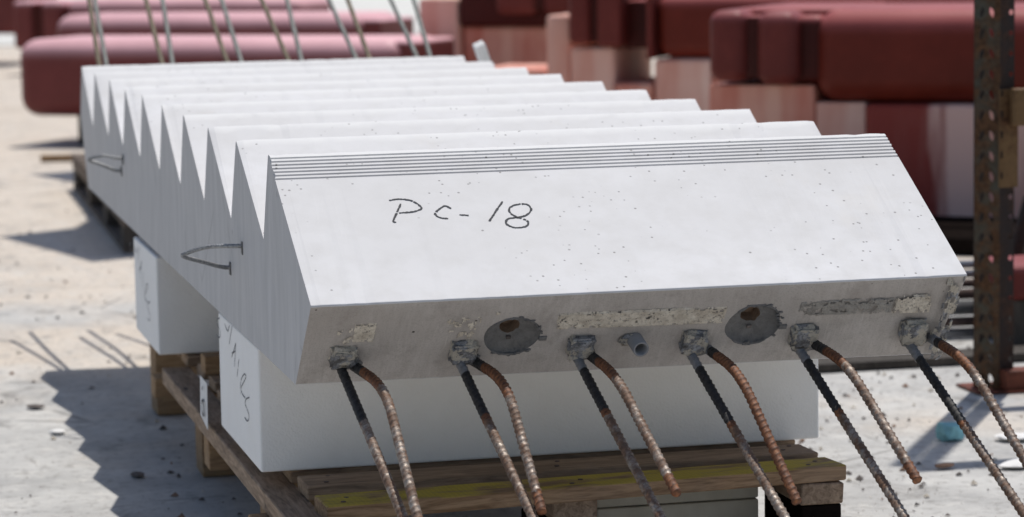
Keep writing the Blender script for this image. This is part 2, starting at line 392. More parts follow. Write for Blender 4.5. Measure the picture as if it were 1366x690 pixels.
# ------------------------------------------------------------------ the precast stair flight
SW, P, TH, TB = .9688, .33, .1355, .0803
stair = empty('precast_stair', (0, 0, GZ), label='white precast concrete stair flight lying on its back, marked PC-18, with rusty bars sticking out', cat='precast stair')
def arc(p, a, b, r, n=3):       # round corner p between directions to a and b
    p, a, b = Vector(p), Vector(a), Vector(b); da, db = (a-p).normalized(), (b-p).normalized()
    ang = da.angle(db); t = r/math.tan(ang/2); c = p+(da+db).normalized()*(r/math.sin(ang/2)); A, B = p+da*t, p+db*t
    v0, v1 = A-c, B-c; out = []
    for i in range(n+1):
        v = v0.lerp(v1, i/n).normalized()*r; out.append(c+v)
    return out
tip = [(i*P, 0) for i in range(10)]; val = [(i*P+TB, -TH) for i in range(9)]
F0 = (-.3366, -.1859); E0 = (-.2, -.3156); RE = (2.90, -.2975); RT = (3.045, -.128)
prof, kinds = [], []            # kind: 'n' nosing, 'g' groove, 'f' front, 'v' plain
def add(p, k='v'): prof.append((p[0], p[1])); kinds.append(k)
tv = (Vector(F0)-Vector((0, 0))); tl = tv.length; td = tv/tl; tn = Vector((-td.y, td.x)); 
if tn.y < 0: tn = -tn
# going from the front edge up the first tread, over all teeth to the rear, then the soffit
for q in arc(F0, E0, (0, 0), .0022): add(q, 'f')
g = [.0135+.0092*i for i in range(7)]
for s in reversed(g):
    for ds, dz in ((.0022, 0), (.0011, -.0042), (-.0011, -.0042), (-.0022, 0)): add(td*(s+ds)+tn*dz, 'g')
for i in range(10):
    prv = F0 if i == 0 else val[i-1]; nxt = val[i] if i < 9 else RT
    for q in arc(tip[i], prv, nxt, .0055 if i == 0 else .008, 5): add(q, 'n')
    if i < 9: add(val[i])
add(RT); add(RE)
for q in arc(E0, RE, F0, .003): add(q, 'e')
nP = len(prof)
xs = [0, .0015, .005, .010, .016, .024]
x = .036
while x < SW-.03: xs.append(x); x += .0145
xs += [SW-.024, SW-.016, SW-.010, SW-.005, SW-.0015, SW]
bm = bmesh.new(); rows = []
for ix, x in enumerate(xs):
    u = x/SW; row = []; e = min(x, SW-x)
    for (y, z), kd in zip(prof, kinds):
        w = max(0, -(z+.19)/.1256)*max(0, 1-(y+.34)/.5) if y < .05 else 0
        yy = y-.045*u*max(0, min(1, w)); xx = x-.0105*u*max(0, min(1, w)) if u > .9 else x
        nv = noise.noise(Vector((x*45, y*9, z*9))); dz = 0; dy = 0
        if kd == 'n':
            dz = -.0006*(nv+.4)-(.003*max(0, nv-.25) if nv > .25 else 0)
            if e < .011: dz -= .004*abs(noise.noise(Vector((y*7, x*3, 5))))*(1-e/.011)
        if kd in 'fe':
            n2 = noise.noise(Vector((x*70, 0, 3 if kd == 'f' else 8))); dy = .0016*max(0, n2); dz = -.0012*max(0, n2)
        if e < .004:            # ragged arrises along the sides
            k = (1-e/.004); n3 = noise.noise(Vector((y*55, z*55, 1+x*2)))
            sgn = 1 if x < .5 else -1; xx += sgn*.0022*k*max(0, n3-.02)*((5.5 if y < -.15 and z < -.17 else 3.0) if x > .5 else 2.4)
        row.append(bm.verts.new((xx, yy+dy, z+dz)))
    rows.append(row)
bm.faces.ensure_lookup_table(); fe = nP-1        # edge prof[-1] -> prof[0] is the end face
for A, B in zip(rows, rows[1:]):
    for j in range(nP):
        k = (j+1) % nP
        if j == fe: continue
        f = bm.faces.new((A[j], B[j], B[k], A[k])); f.material_index = 0
        if prof[j][0] > 2.85 and j > nP-8: f.material_index = 2
for row, si in ((rows[0], 1), (rows[-1], 1)):
    f = bm.faces.new(row if si else row[::-1]); f.material_index = 1
def EF(x, s, off=0.0):          # point on the end face: x across, s from the upper edge down the face, off outwards
    u = x/SW; a = Vector((x, F0[0], F0[1])); b = Vector((x-.0105*max(0, u-.9)*0, E0[0]-.045*u, E0[1])); d = (b-a); n = Vector((0, d.z, -d.y)).normalized()
    if n.y > 0: n = -n
    return a+d.normalized()*s+n*off, n, d.normalized()
rec = [(.300, .089, .041), (.658, .083, .041)]
loopv = [r[-1] for r in rows]+[r[0] for r in reversed(rows)]
edges = []
for a_, b_ in zip(loopv, loopv[1:]+loopv[:1]):
    e = bm.edges.get((a_, b_)) or bm.edges.new((a_, b_)); edges.append(e)
circ = []
for (cx, cs, cr) in rec:
    vs = []
    for j in range(40):
        a_ = 2*math.pi*j/40; rr = cr*(1+.03*math.sin(3*a_+cx*9)+.025*noise.noise(Vector((math.cos(a_)*3, math.sin(a_)*3, cx*20))))
        vs.append(bm.verts.new(EF(cx+rr*math.cos(a_), cs+rr*math.sin(a_))[0]))
    circ.append([v.co.copy() for v in vs])
    for a_, b_ in zip(vs, vs[1:]+vs[:1]): edges.append(bm.edges.new((a_, b_)))
res = bmesh.ops.triangle_fill(bm, use_beauty=True, use_dissolve=False, edges=edges)
for f in res['geom']:
    if isinstance(f, bmesh.types.BMFace):
        f.material_index = 2
        for lp in f.verts: pass
bmesh.ops.triangulate(bm, faces=[f for f in bm.faces if len(f.verts) > 6])
body = mk('flight', bm, [M['white'], M['side'], M['end']], stair)

# lifting recesses cut in the end face: dished grey cone with an off-centre hole
for ci, (cx, cs, cr) in enumerate(rec):
    bm = bmesh.new(); outer = [bm.verts.new(c) for c in circ[ci]]
    c0 = EF(cx-.004, cs-.013)[0]; n = EF(cx, cs)[1]; dd = EF(cx, cs)[2]; prev = outer
    for t, dp in ((.93, .006), (.8, .0095), (.6, .0115), (.36, .0125)):
        ring = []
        for c in circ[ci]:
            ring.append(bm.verts.new(c0.lerp(c, t) - n*(dp*(1+.25*noise.noise(c*60)))))
        for j in range(40): bm.faces.new((prev[j], prev[(j+1) % 40], ring[(j+1) % 40], ring[j]))
        prev = ring
    r_o = mk('lifting_recess', bm, M['recess'], stair, True)
    bm = bmesh.new(); ring0 = [bm.verts.new(v) for v in [c0.lerp(c, .36)-n*.0125*(1+.25*noise.noise(c*60)) for c in circ[ci]]]
    ring1 = [bm.verts.new(v.co-n*.020+dd*.004) for v in ring0]
    for j in range(40): bm.faces.new((ring0[j], ring0[(j+1) % 40], ring1[(j+1) % 40], ring1[j]))
    bm.faces.new(ring1); mk('anchor_hole', bm, M['hole'], r_o, False)
    # broken lip of slurry around the recess
    for a0, a1, wd in ((.9, 2.3, .006), (3.9, 5.9, .005)):
        bm = bmesh.new(); prev = None
        for j in range(26):
            t = j/25; a_ = a0+(a1-a0)*t; w = wd*(.4+.9*abs(noise.noise(Vector((a_*4, cx*30, 0)))))*math.sin(math.pi*t)**.4
            q = [bm.verts.new(EF(cx+(cr-.001+dr)*math.cos(a_), cs+(cr-.001+dr)*math.sin(a_), of)[0]) for dr, of in ((-.001, .0002), (w*.4, .0022), (w, .0003))]
            if prev:
                for i2 in range(2): bm.faces.new((prev[i2], prev[i2+1], q[i2+1], q[i2]))
            prev = q
        mk('slurry_lip', bm, M['recess'], r_o, False)
    for (ox, os_, hw, hh) in ((-.001, .014, .0035, .0028), (.046, .006, .006, .004)):
        bm = box(-hw, hw, -hh, hh, -.002, .002, .001)
        pt, n_, d_ = EF(cx+ox, cs+os_, -.0095 if ox < .02 else .001)
        mat = Matrix((Vector((1, 0, 0)), d_, n_)).transposed().to_4x4(); mat.translation = pt
        bmesh.ops.transform(bm, matrix=mat, verts=bm.verts); mk('form_mark', bm, M['recess'] if ox > .02 else M['debris'], r_o)

# rough mortar patches on the end face
def patch(x0, x1, s0, s1, mat, seed, h=.0022, thin=0, nx=90, rag=.0022, frag=0.0, name='mortar_patch', lab=None):
    bm = bmesh.new(); ny = 14; g_ = []
    for i in range(nx+1):
        col = []
        for j in range(ny+1):
            u, v = i/nx, j/ny; ed = min(u*(x1-x0), (1-u)*(x1-x0), v*(s1-s0), (1-v)*(s1-s0))
            x = x0+(x1-x0)*u; s = s0+(s1-s0)*v
            nz = noise.noise(Vector((x*170, s*170, seed))); nz2 = noise.noise(Vector((x*420, s*420, seed)))
            if ed < 1e-6: x += rag*noise.noise(Vector((x*240, s*240, seed+4))); s += rag*noise.noise(Vector((x*240, s*240, seed+9)))
            off = (h+h*.55*nz+h*.3*nz2) if ed > 1e-6 else -.0006
            if thin: off -= h*thin*max(0, noise.noise(Vector((x*40, s*60, seed)))+.12)
            col.append(bm.verts.new(EF(x, s, off)[0]))
        g_.append(col)
    for A, B in zip(g_, g_[1:]):
        for j in range(ny):
            c = (A[j].co+B[j+1].co)/2; i_ = g_.index(A); ed = min(j+.5, ny-j-.5)/ny*2; ex = min(i_+.5, nx-i_-.5)/nx*2
            k = noise.noise(Vector((c.x*95, c.y*95, c.z*95+seed)))+.6*noise.noise(Vector((c.x*260, c.y*260, c.z*260+seed)))
            if frag and k < frag+.55*max(0, .5-min(ed, 1))+.5*max(0, .5-ex): continue
            if not frag and k < -.62+.9*max(0, .28-ed)*2: continue
            bm.faces.new((A[j], A[j+1], B[j+1], B[j]))
    bmesh.ops.delete(bm, geom=[v for v in bm.verts if not v.link_faces], context='VERTS')
    return mk(name, bm, mat, stair, False, label=lab)
patch(.361, .612, .042, .078, M['mortar_pale'], 1.3, .0016, frag=-.70, lab='long pale rough mortar patch')
patch(.868, .925, .035, .072, M['mortar_pale'], 2.2, .0022, frag=-.42, nx=40, lab='pale mortar patch near the right corner')
patch(.722, .866, .040, .070, M['mortar_grey'], 5.1, .0011, thin=1.6, frag=-.32, lab='dark grey worn mortar patch')
patch(.046, .068, .056, .094, M['mortar_pale'], 7.1, .0010, nx=40, frag=.12)
patch(.070, .100, .046, .090, M['mortar_pale'], 9.4, .0010, nx=50, frag=.0)
patch(.200, .250, .040, .092, M['mortar_pale'], 11.9, .0009, nx=80, frag=.10)
patch(.268, .276, .032, .040, M['mortar_pale'], 3.9, .0009, nx=16, frag=.1)
patch(.938, .966, .004, .168, M['boss'], 4.4, .0035, nx=26, rag=.006, frag=-.12, name='broken_edge')
for ci, (cx, cs, cr) in enumerate(rec):     # crumbs of slurry hanging on the rim of each recess
    bm = bmesh.new()
    for q in range(34):
        a_ = random.choice((random.gauss(1.4, .5), random.gauss(-.25, .3), random.gauss(-1.2, .25))); rr = cr*random.uniform(.90, 1.08); s_ = random.uniform(.0012, .0042)
        b2 = bmesh.new(); bmesh.ops.create_icosphere(b2, subdivisions=1, radius=s_)
        for v in b2.verts: v.co = v.co*(1+.5*noise.noise(v.co*500+Vector((q, 0, 0)))); v.co.z *= .6
        bmesh.ops.translate(b2, vec=EF(cx+rr*math.cos(a_), cs+rr*math.sin(a_), .0003)[0], verts=b2.verts)
        me = bpy.data.meshes.new('t'); b2.to_mesh(me); b2.free(); bm.from_mesh(me); bpy.data.meshes.remove(me)
    mk('slurry_crumbs', bm, M['recess'], stair, kind='stuff')


# mortar bosses and the pairs of bars coming out of them
BD = Vector((.087, -.8687, -.4876)).normalized()
def bent(S, a, d, L, rad=.05, d0=Vector((.02, -.97, -.22))):
    d0 = d0.normalized(); c = S+d0*a; A = c-d0*rad; B = c+d*rad*.9; out = [S.copy()]
    for i in range(15):
        t = i/14; out.append((1-t)**2*A+2*t*(1-t)*c+t*t*B)
    out.append(c+d*L); return out
bx = [.060, .232, .404, .573, .738, .908]
BENT = [(.0765, .1439, .124, .138, 0, .31, .61), (.2514, .1424, .117, .125, 0, .244, .651), (.422, .137, .116, .018, .09, .251, .546),
        (.5978, .1318, .135, -.008, .09, .238, .697), (.7566, .126, .120, .029, .10, .249, .565), (.941, .1245, .134, -.035, .09, .31, .62)]
for i, x in enumerate(bx):
    pt, n_, d_ = EF(x, .116-.012*x)
    bm = bmesh.new()
    bmesh.ops.create_icosphere(bm, subdivisions=4, radius=1)
    for v in bm.verts:
        c = v.co.copy(); q = Vector([math.copysign(abs(t)**.28, t) for t in c])
        q = Vector((q.x*.0180, q.y*.0175, q.z*(.0085+.0035*c.y))); q *= 1+.30*noise.noise(c*2.2+Vector((i*7, 0, 0)))+.16*noise.noise(c*6+Vector((i, 3, 0)))
        v.co = q
    mat = Matrix((Vector((1, 0, 0)), d_, n_)).transposed().to_4x4(); mat.translation = pt+n_*.004
    bmesh.ops.transform(bm, matrix=mat, verts=bm.verts)
    bo = mk('mortar_boss', bm, M['boss'], stair, True)
    # smeared collar of slurry below the boss
    bm = bmesh.new(); bmesh.ops.create_icosphere(bm, subdivisions=3, radius=1)
    for v in bm.verts:
        c = v.co.copy(); v.co = Vector((c.x*.021, c.y*.013, c.z*.007))*(1+.3*noise.noise(c*2.2+Vector((i*3, 1, 0))))
    m2 = mat.copy(); m2.translation = EF(x+.006, .137-.012*x)[0]+n_*.002; bmesh.ops.transform(bm, matrix=m2, verts=bm.verts)
    mk('slurry_collar', bm, M['recess'], bo, True)
    cem = .022+.012*random.random(); blk = .085+.03*random.random()
    S0 = EF(x-.002, .141-.013*x, .004)[0]
    if i == 5: cem, blk = .04, .15
    if i in (3, 4): cem += .012; blk += .03
    L = [.52, .52, .50, .50, .52, .52][i]
    # straight lower bar
    zs = [(0, cem, 2), (cem-.004, cem+blk, 0), (cem+blk*.9, cem+blk+.012, 1)] if i != 0 else [(0, .006, 2), (.004, .13, 0), (0, .03, 1)]
    ribbed('rebar', [S0-BD*.02, S0+BD*L], stair, [(a_+.02, b_+.02, c_) for a_, b_, c_ in zs])
    # bent upper bar
    sx_, ss, a_, dx0, dx1, LL, th = BENT[i]
    S1 = EF(sx_, ss)[0]; dd = Vector((dx1, -math.cos(th), -math.sin(th))).normalized()
    zs = [(.0, .060+.01*(i > 2), 0), (.058, .135+.03*(i%2), 1), (-.035 if i in (1, 2, 3, 4) else -.001, 0, 1)]
    if i == 3: zs = [(0, .034, 2), (.03, .06, 0), (.055, .40, 1)]
    if i == 5: zs = [(0, .04, 2), (.038, .058, 0), (.055, .17, 1)]
    if i == 4: zs.insert(0, (0, .024, 2))
    d0 = Vector((.03+dx0, -1, -.10))
    ribbed('rebar', bent(S1-d0*.015, a_+.022, dd, LL, .062, d0), stair, zs, pitch=.0102, tw=1.4 if i == 4 else .2*i)
# grey conduit stub
pt, n_, d_ = EF(.484, .106); dr = Vector((.012, -.93, -.30)).normalized()
bm = tube([pt+dr*t for t in (-.012, .034)], .0118, 24, caps=False)
tube([pt+dr*t for t in (-.012, .034)], .0088, 24, bm, caps=False)
vs = list(bm.verts); 
for j in range(24): bm.faces.new((vs[24+j], vs[24+(j+1) % 24], vs[72+(j+1) % 24], vs[72+j]))
cd = mk('conduit_stub', bm, M['conduit'], stair, True)
cd.data.polygons.foreach_set('use_smooth', [True]*len(cd.data.polygons))
bm = tube([pt+dr*t for t in (.002, .004)], .0089, 24); mk('conduit_bore', bm, M['dark'], cd)
bm = bmesh.new(); bmesh.ops.create_icosphere(bm, subdivisions=3, radius=1)
for v in bm.verts:
    c = v.co.copy(); v.co = Vector((c.x*.017, c.y*.012, c.z*.004))*(1+.35*noise.noise(c*3))
m2 = Matrix((Vector((1, 0, 0)), d_, n_)).transposed().to_4x4(); m2.translation = pt+Vector((-.006, 0, 0)); bmesh.ops.transform(bm, matrix=m2, verts=bm.verts)
mk('grout_collar', bm, M['boss'], cd, True)

# far end bars, rising away
REAR = [(.057, (.008, .851, .525), .83), (.075, (.035, .923, .384), .89), (.216, (.006, .906, .424), .72), (.242, (.033, .897, .441), .90),
        (.382, (-.059, .88, .475), .80), (.418, (.015, .91, .42), .88), (.540, (-.070, .88, .475), .82), (.573, (.070, .91, .42), .86),
        (.716, (-.055, .88, .475), .80), (.751, (.019, .91, .42), .90), (.876, (-.048, .88, .475), .84), (.911, (.058, .91, .42), .88)]
for i, (x, d, L) in enumerate(REAR):
    d = Vector(d).normalized(); S = Vector((x, 3.104, -.010)); mid = S+d*L*.5+Vector((.006*random.uniform(-1, 1), 0, .004*random.uniform(-1, 1)))
    ribbed('rebar', catmull([S-d*.15, S, mid, S+d*L], 6), stair, [], r=.0054, step=.0034, seg=10, mat=M['bar_olive'] if i in (0, 2, 4, 6, 9) else M['bar_grey'])

# wire rope lifting loops on the left side
def twist(pts, r, name, parent):
    bm = bmesh.new(); pts = resample(pts, .0014); T, F = frames(pts)
    for st in range(5):
        q = []
        for i, p in enumerate(pts):
            a_ = i*.0014/.028*2*math.pi+st*2*math.pi/5; q.append(p+(F[i][0]*math.cos(a_)+F[i][1]*math.sin(a_))*r*.55)
        tube(q, r*.5, 6, bm)
    return mk(name, bm, M['rope'], parent, True)
for (a_, c_, b_) in (((.293, -.169), (.36, -.187), (.436, -.218)), ((2.06, -.163), (2.10, -.166), (2.10, -.192))):
    A = Vector((.01, *a_)); B = Vector((.01, *b_)); Cc = Vector((-.086, *c_)) if a_[0] < 1 else Vector((-.070, *c_))
    pth = [A, A+Vector((-.022, .0, .001)), A.lerp(Cc, .62)+Vector((0, 0, .008)), Cc+Vector((.004, -.001, .003)), Cc+Vector((.003, .004, -.003)),
           B.lerp(Cc, .62)+Vector((0, .0, -.004)), B+Vector((-.022, 0, 0)), B]
    lo = twist(catmull(pth, 10), .0036, 'lifting_loop', stair)
    for q in (a_, b_):
        bm = box(-.0015, .0012, q[0]-.008, q[0]+.008, q[1]-.013, q[1]+.008, .001, jit=.001)
        mk('loop_slot', bm, M['recess'], lo)

# charcoal writing on the first tread
fn = lambda p: Vector((p.x, td.x*p.y, td.y*p.y)); nr = Vector((0, tn.x, tn.y))
STR = {'P': [[[.1576, .1353], [.1727, .1329], [.1912, .1388], [.2012, .1577], [.1892, .166], [.166, .1683]], [[.173, .145], [.1628, .1681], [.1539, .1882], [.1577, .1919]]],
       'C': [[[.2447, .1625], [.237, .1551], [.2246, .1651], [.2184, .1748], [.2239, .1848], [.2354, .1873]]], '-': [[[.2534, .179], [.2669, .1817]]],
       '1': [[[.3244, .1498], [.3108, .1711], [.2941, .1983]]],
       '8': [[[.3376, .1918], [.33, .1816], [.3302, .1685], [.3415, .1596], [.3582, .159], [.3624, .1725], [.3518, .1871], [.3376, .1918], [.3228, .1947], [.3177, .2073], [.3285, .2176], [.3455, .2149], [.3506, .204], [.3429, .1944], [.3342, .1921]]]}
for k_, st in STR.items(): mk('hyphen' if k_ == '-' else 'numeral' if k_ in '18' else 'letter', ribbon(st, .0030, fn, nr, None, .6), M['ink'], stair, keepn=True, label='handwritten charcoal '+k_)
# white shim standing between two far steps
sh = box(-.013, .013, -.013, .013, -.05, .062, .0012, 1, rot=Matrix.Rotation(R(-24), 4, 'Y') @ Matrix.Rotation(R(24), 4, 'X'))
mk('timber_shim', sh, M['white_s'], None, loc=(.978, 2.76, GZ-.016), label='small white timber shim stuck upright between the far steps', cat='shim')

# ------------------------------------------------------------------ foam blocks
def foam_block(x0, x1, y0, y1, strokes, **k):
    o = empty('foam_block', (x0, y0, GZ-.513), **k)
    b = box(0, x1-x0, 0, y1-y0, 0, .1972, .004, 3); mk('block', b, M['foam'], o)
    for dy, dz, st in strokes:
        bm = ribbon([[(a_-y0+dy, b_+.513+dz) for a_, b_ in s] for s in st], .0023, lambda p: Vector((0, p.x, p.y)), Vector((-1, 0, 0)), None, .5)
        mk('letter', bm, M['pencil'], o, keepn=True)
LS = {'S0': [[[.60, -.3245], [.625, -.3285], [.635, -.336], [.615, -.342], [.60, -.347], [.60, -.355], [.62, -.36], [.64, -.357]]],
      'T': [[[.5393, -.3247], [.525, -.3305], [.5025, -.333], [.4904, -.3259], [.4804, -.3213]], [[.4496, -.3172], [.4727, -.3355], [.4913, -.3533]]],
      'A': [[[.4646, -.3714], [.4142, -.3416]], [[.4142, -.3416], [.4371, -.3837]], [[.4633, -.3647], [.4213, -.3555]]],
      'I': [[[.3817, -.3627], [.3968, -.381], [.4099, -.3959]]],
      'R': [[[.3724, -.4186], [.3755, -.4078], [.3599, -.3924], [.3275, -.3793], [.308, -.3808], [.3351, -.3934], [.368, -.4085], [.3542, -.4157], [.3221, -.4174]]],
      'S': [[[.2765, -.4091], [.3097, -.4169], [.3263, -.4262], [.3076, -.4325], [.2892, -.4388], [.2907, -.4471], [.3114, -.4528], [.3358, -.4508]]]}
foam_block(.003, .924, .178, .62, [(0, 0, s) for s in LS.values()], label='white foam block under the near end of the stair, marked STAIRS', cat='foam block', group='foam blocks under the stair')
foam_block(-.002, .92, 1.48, 1.88, [(1.32, -.01, s) for s in LS.values()], label='white foam block further back under the middle of the stair', cat='foam block', group='foam blocks under the stair')

# ------------------------------------------------------------------ pallet under the foam
pal = empty('wooden_pallet', (0, 0, 0), label='worn wooden pallet with a yellow stained front board under the stair', cat='pallet')
DT = GZ-.5155
def board(nm, x0, x1, y0, y1, z0, z1, mat, parent, lab=None, j=.0015, rz=0):
    cx, cy, cz = (x0+x1)/2, (y0+y1)/2, (z0+z1)/2
    b = box(x0-cx, x1-cx, y0-cy, y1-cy, z0-cz, z1-cz, .002, 1, jit=j)
    o = mk(nm, b, mat, parent, loc=(cx, cy, cz), label=lab); o.rotation_euler = (0, 0, rz); return o
board('deck_board', .056, .885, .068, .152, DT-.022, DT, M['plank'], pal, rz=R(1.3))
board('deck_board', .058, .893, -.056, .026, DT-.028, DT-.003, M['plank_y'], pal, 'front deck board with yellow stained top', rz=R(4))
for nx_, ny_ in ((.09, .085), (.10, .13), (.46, .10), (.47, .135), (.84, .115), (.86, .145)):
    mk('nail_head', tube([Vector((nx_, ny_, DT-.001)), Vector((nx_, ny_, DT+.0008))], .004, 8), M['pipe_d'], pal)
for nx_, ny_ in ((.09, -.06), (.10, -.03), (.45, -.03), (.47, -.005), (.84, -.005), (.86, .02)):
    mk('nail_head', tube([Vector((nx_, ny_, DT-.004)), Vector((nx_, ny_, DT-.0022))], .004, 8), M['pipe_d'], pal)
for y in (.20, .33, .47, .66, .80, .95, 1.12, 1.28, 1.46, 1.60, 1.76): board('deck_board', .052+.01*random.random(), .89, y, y+.09, DT-.022, DT-.0005, M['plank'], pal)
board('stringer_board', .004, .062, -.62, 1.49, DT-.058, DT-.024, M['stringer'], pal)
for x in (.42, .82): board('stringer_board', x, x+.07, -.03, 2.0, DT-.062, DT-.029, M['stringer'], pal)
for y in (.50, 1.35, 2.10): board('pallet_block', .062, .155, y, y+.10, .0, DT-.060, M['block'], pal)
for y in (-.52, .07): board('pallet_block', -.02, .05, y, y+.10, .0, DT-.060, M['block'], pal)
board('pallet_block', .012, .05, .86, .93, DT-.12, DT-.060, M['block'], pal); board('pallet_block', .0, .05, 1.58, 1.66, DT-.10, DT-.060, M['block'], pal)
for x, y in ((.40, .95), (.40, 1.9), (.80, .95), (.80, 1.9)): board('pallet_block', x, x+.1, y, y+.1, 0, DT-.064, M['block'], pal)
board('pallet_block', .822, .890, -.022, .16, .0, DT-.0635, M['nearblack'], pal, 'dark corner block of the pallet'); board('pallet_block', .40, .47, -.01, .10, 0, DT-.0635, M['nearblack'], pal)  # both blocks near black, unlike the other pallet blocks
bm = box(.53, .80, 0, .10, .148, .178, .003); mk('cream_timber', bm, M['cream'], None, loc=(0, .12, 0), label='cream coloured timber lying under the pallet front, upper one', cat='timber')
bm = box(.53, .80, 0, .12, .0, .146, .003); mk('cream_timber', bm, M['cream'], None, loc=(0, .12, 0), label='cream coloured timber lying under the pallet front, lower one', cat='timber')
bm = box(-.02, .02, -.04, .04, 0, .03, .002); mk('blue_spacer', bm, flat('blue_grey_plastic', (.13, .17, .24), .6), None, loc=(.09, 1.07, DT), label='blue grey spacer on the pallet between the foam blocks', cat='spacer')
bm = box(-.03, .03, -.03, .03, 0, .035, .002); mk('timber_offcut', bm, M['block'], None, loc=(.085, 1.24, DT), label='short brown timber offcut on the pallet between the foam blocks', cat='offcut')
# tag stapled on the stringer
tg = empty('paper_tag', (-.0065, .73, GZ-.495), label='white paper tag hanging on the side of the pallet', cat='tag')
bm = bmesh.new(); q = [bm.verts.new(v) for v in ((0, .080, .042), (0, -.008, .040), (0, -.002, -.042), (0, .090, -.030))]; bm.faces.new(q)
r_ = bmesh.ops.extrude_face_region(bm, geom=list(bm.faces)); bmesh.ops.translate(bm, vec=(.0008, 0, 0), verts=[e for e in r_['geom'] if isinstance(e, bmesh.types.BMVert)])
mk('tag_sheet', bm, M['paper'], tg)
bm = ribbon([[(.030, .028), (.040, .024)], [(.050, .0), (.034, .004), (.022, -.004), (.022, -.018), (.036, -.022), (.050, -.016), (.052, -.002)]], .006, lambda p: Vector((-.002, p.x, p.y)), Vector((-1, 0, 0)), jit=.2)
mk('tag_print', bm, M['ink'], tg, keepn=True)

# ------------------------------------------------------------------ perforated rack post with its beam
rack = empty('storage_rack', (1.922, 1.819, 0), label='rusty perforated steel rack post with a brown beam at the right edge', cat='rack')
def plate_holes(p0, p1, h, holes, th, name, mat, parent, z0=0.0):
    """vertical sheet from p0 to p1 with real holes; holes are closed outlines in (s, z)"""
    p0, p1 = Vector(p0), Vector(p1); L = (p1-p0).length; d = (p1-p0)/L; bm = bmesh.new(); n = Vector((d.y, -d.x, 0))
    pitch = .0462; N = int(h/pitch)
    for k in range(N):
        za, zb = z0+k*pitch, z0+(k+1)*pitch
        V = lambda s, z: bm.verts.new((*(p0+d*s).to_2d(), z))
        o = [V(0, za), V(L, za), V(L, zb), V(0, zb)]; es = [bm.edges.new((o[i], o[(i+1) % 4])) for i in range(4)]
        for H_ in holes:
            hv = [V(s, za+z) for s, z in H_]; es += [bm.edges.new((hv[i], hv[(i+1) % len(hv)])) for i in range(len(hv))]
        bmesh.ops.triangle_fill(bm, use_beauty=True, edges=es)
    bmesh.ops.remove_doubles(bm, verts=bm.verts, dist=1e-5)
    bmesh.ops.recalc_face_normals(bm, faces=bm.faces)
    r_ = bmesh.ops.extrude_face_region(bm, geom=list(bm.faces)); bmesh.ops.translate(bm, vec=-n*th, verts=[e for e in r_['geom'] if isinstance(e, bmesh.types.BMVert)])
    return mk(name, bm, mat, parent)
def tear(cs, sgn):
    out = []
    for j in range(14):
        a_ = 2*math.pi*j/14; s = math.cos(a_)*.0052; z = math.sin(a_)*.0105
        if z < 0: s *= (1-(-z/.0105)*.55)
        out.append((cs+s*1.15+sgn*z*.30, .023+z*1.1))
    return out
circle = lambda cs, cz, r: [(cs+r*math.cos(2*math.pi*j/12), cz+r*math.sin(2*math.pi*j/12)) for j in range(12)]
Lc = (-.026, .030); Cc_ = (.018, -.012); Rc = (.056, -.004)
plate_holes((*Lc, 0), (*Cc_, 0), 2.60, [tear(.017, 1), tear(.040, -1)], .0022, 'toothed_flange', M['post'], rack)
plate_holes((*Cc_, 0), (*Rc, 0), 2.60, [circle(.030, .023, .0062)], .0022, 'drilled_flange', M['postd'], rack)
plate_holes((*Lc, 0), (.020, .052, 0), 2.60, [], .0022, 'return_flange', M['postd'], rack)
# beam with connector
zb = GZ-.138
bm = box(.034, 1.3, -.055, -.018, zb, zb+.083, .004); mk('beam', bm, M['beam'], rack, label='brown rusted horizontal beam')
bm = box(.012, .058, -.022, -.0165, zb-.14, zb+.081, .001); cn = mk('beam_connector', bm, M['beam'], rack)
for k in range(5): 
    bm = box(.016, .020, -.0235, -.021, zb-.12+k*.0462, zb-.105+k*.0462); mk('connector_slot', bm, M['dark'], cn)
bm = box(.0, 1.3, .0, .06, .0, .045, .004); mk('foot_channel', bm, M['rustb'], rack, loc=(.02, -.045, .002))
bm = box(-.05, .08, -.06, .08, .0, .004); mk('base_plate', bm, M['rustb'], rack)
bm = box(.0, 1.3, -.05, .0, 2.5, 2.59, .004); mk('beam', bm, M['beam'], rack)
bm = tube([Vector((.33, .30, .02)), Vector((.02, .62, .60)), Vector((.0, .66, .72))], .02, 8); mk('brace', bm, M['postd'], rack) if False else bm.free()
rk2 = tube([Vector((.40, .9, .0)), Vector((.50, .9, .34))], .022, 10); mk('brace', rk2, M['postd'], rack)
bm = box(.115, .16, -.03, .03, .0, .10, .003); mk('foot_stub', bm, M['darkwood'], rack)
bm = box(.315, .60, .58, .80, .115, .205, .02, 3); mk('red_casting', bm, M['redm'], None, loc=(1.912, 1.819, 0), label='dull red steel piece behind the rack post at the right edge', cat='steel piece')
bm = box(.33, .60, .60, .80, .0, .114, .004); mk('dark_support', bm, M['darkwood'], None, loc=(1.912, 1.819, 0), label='dark timber support below the dull red steel piece', cat='support')

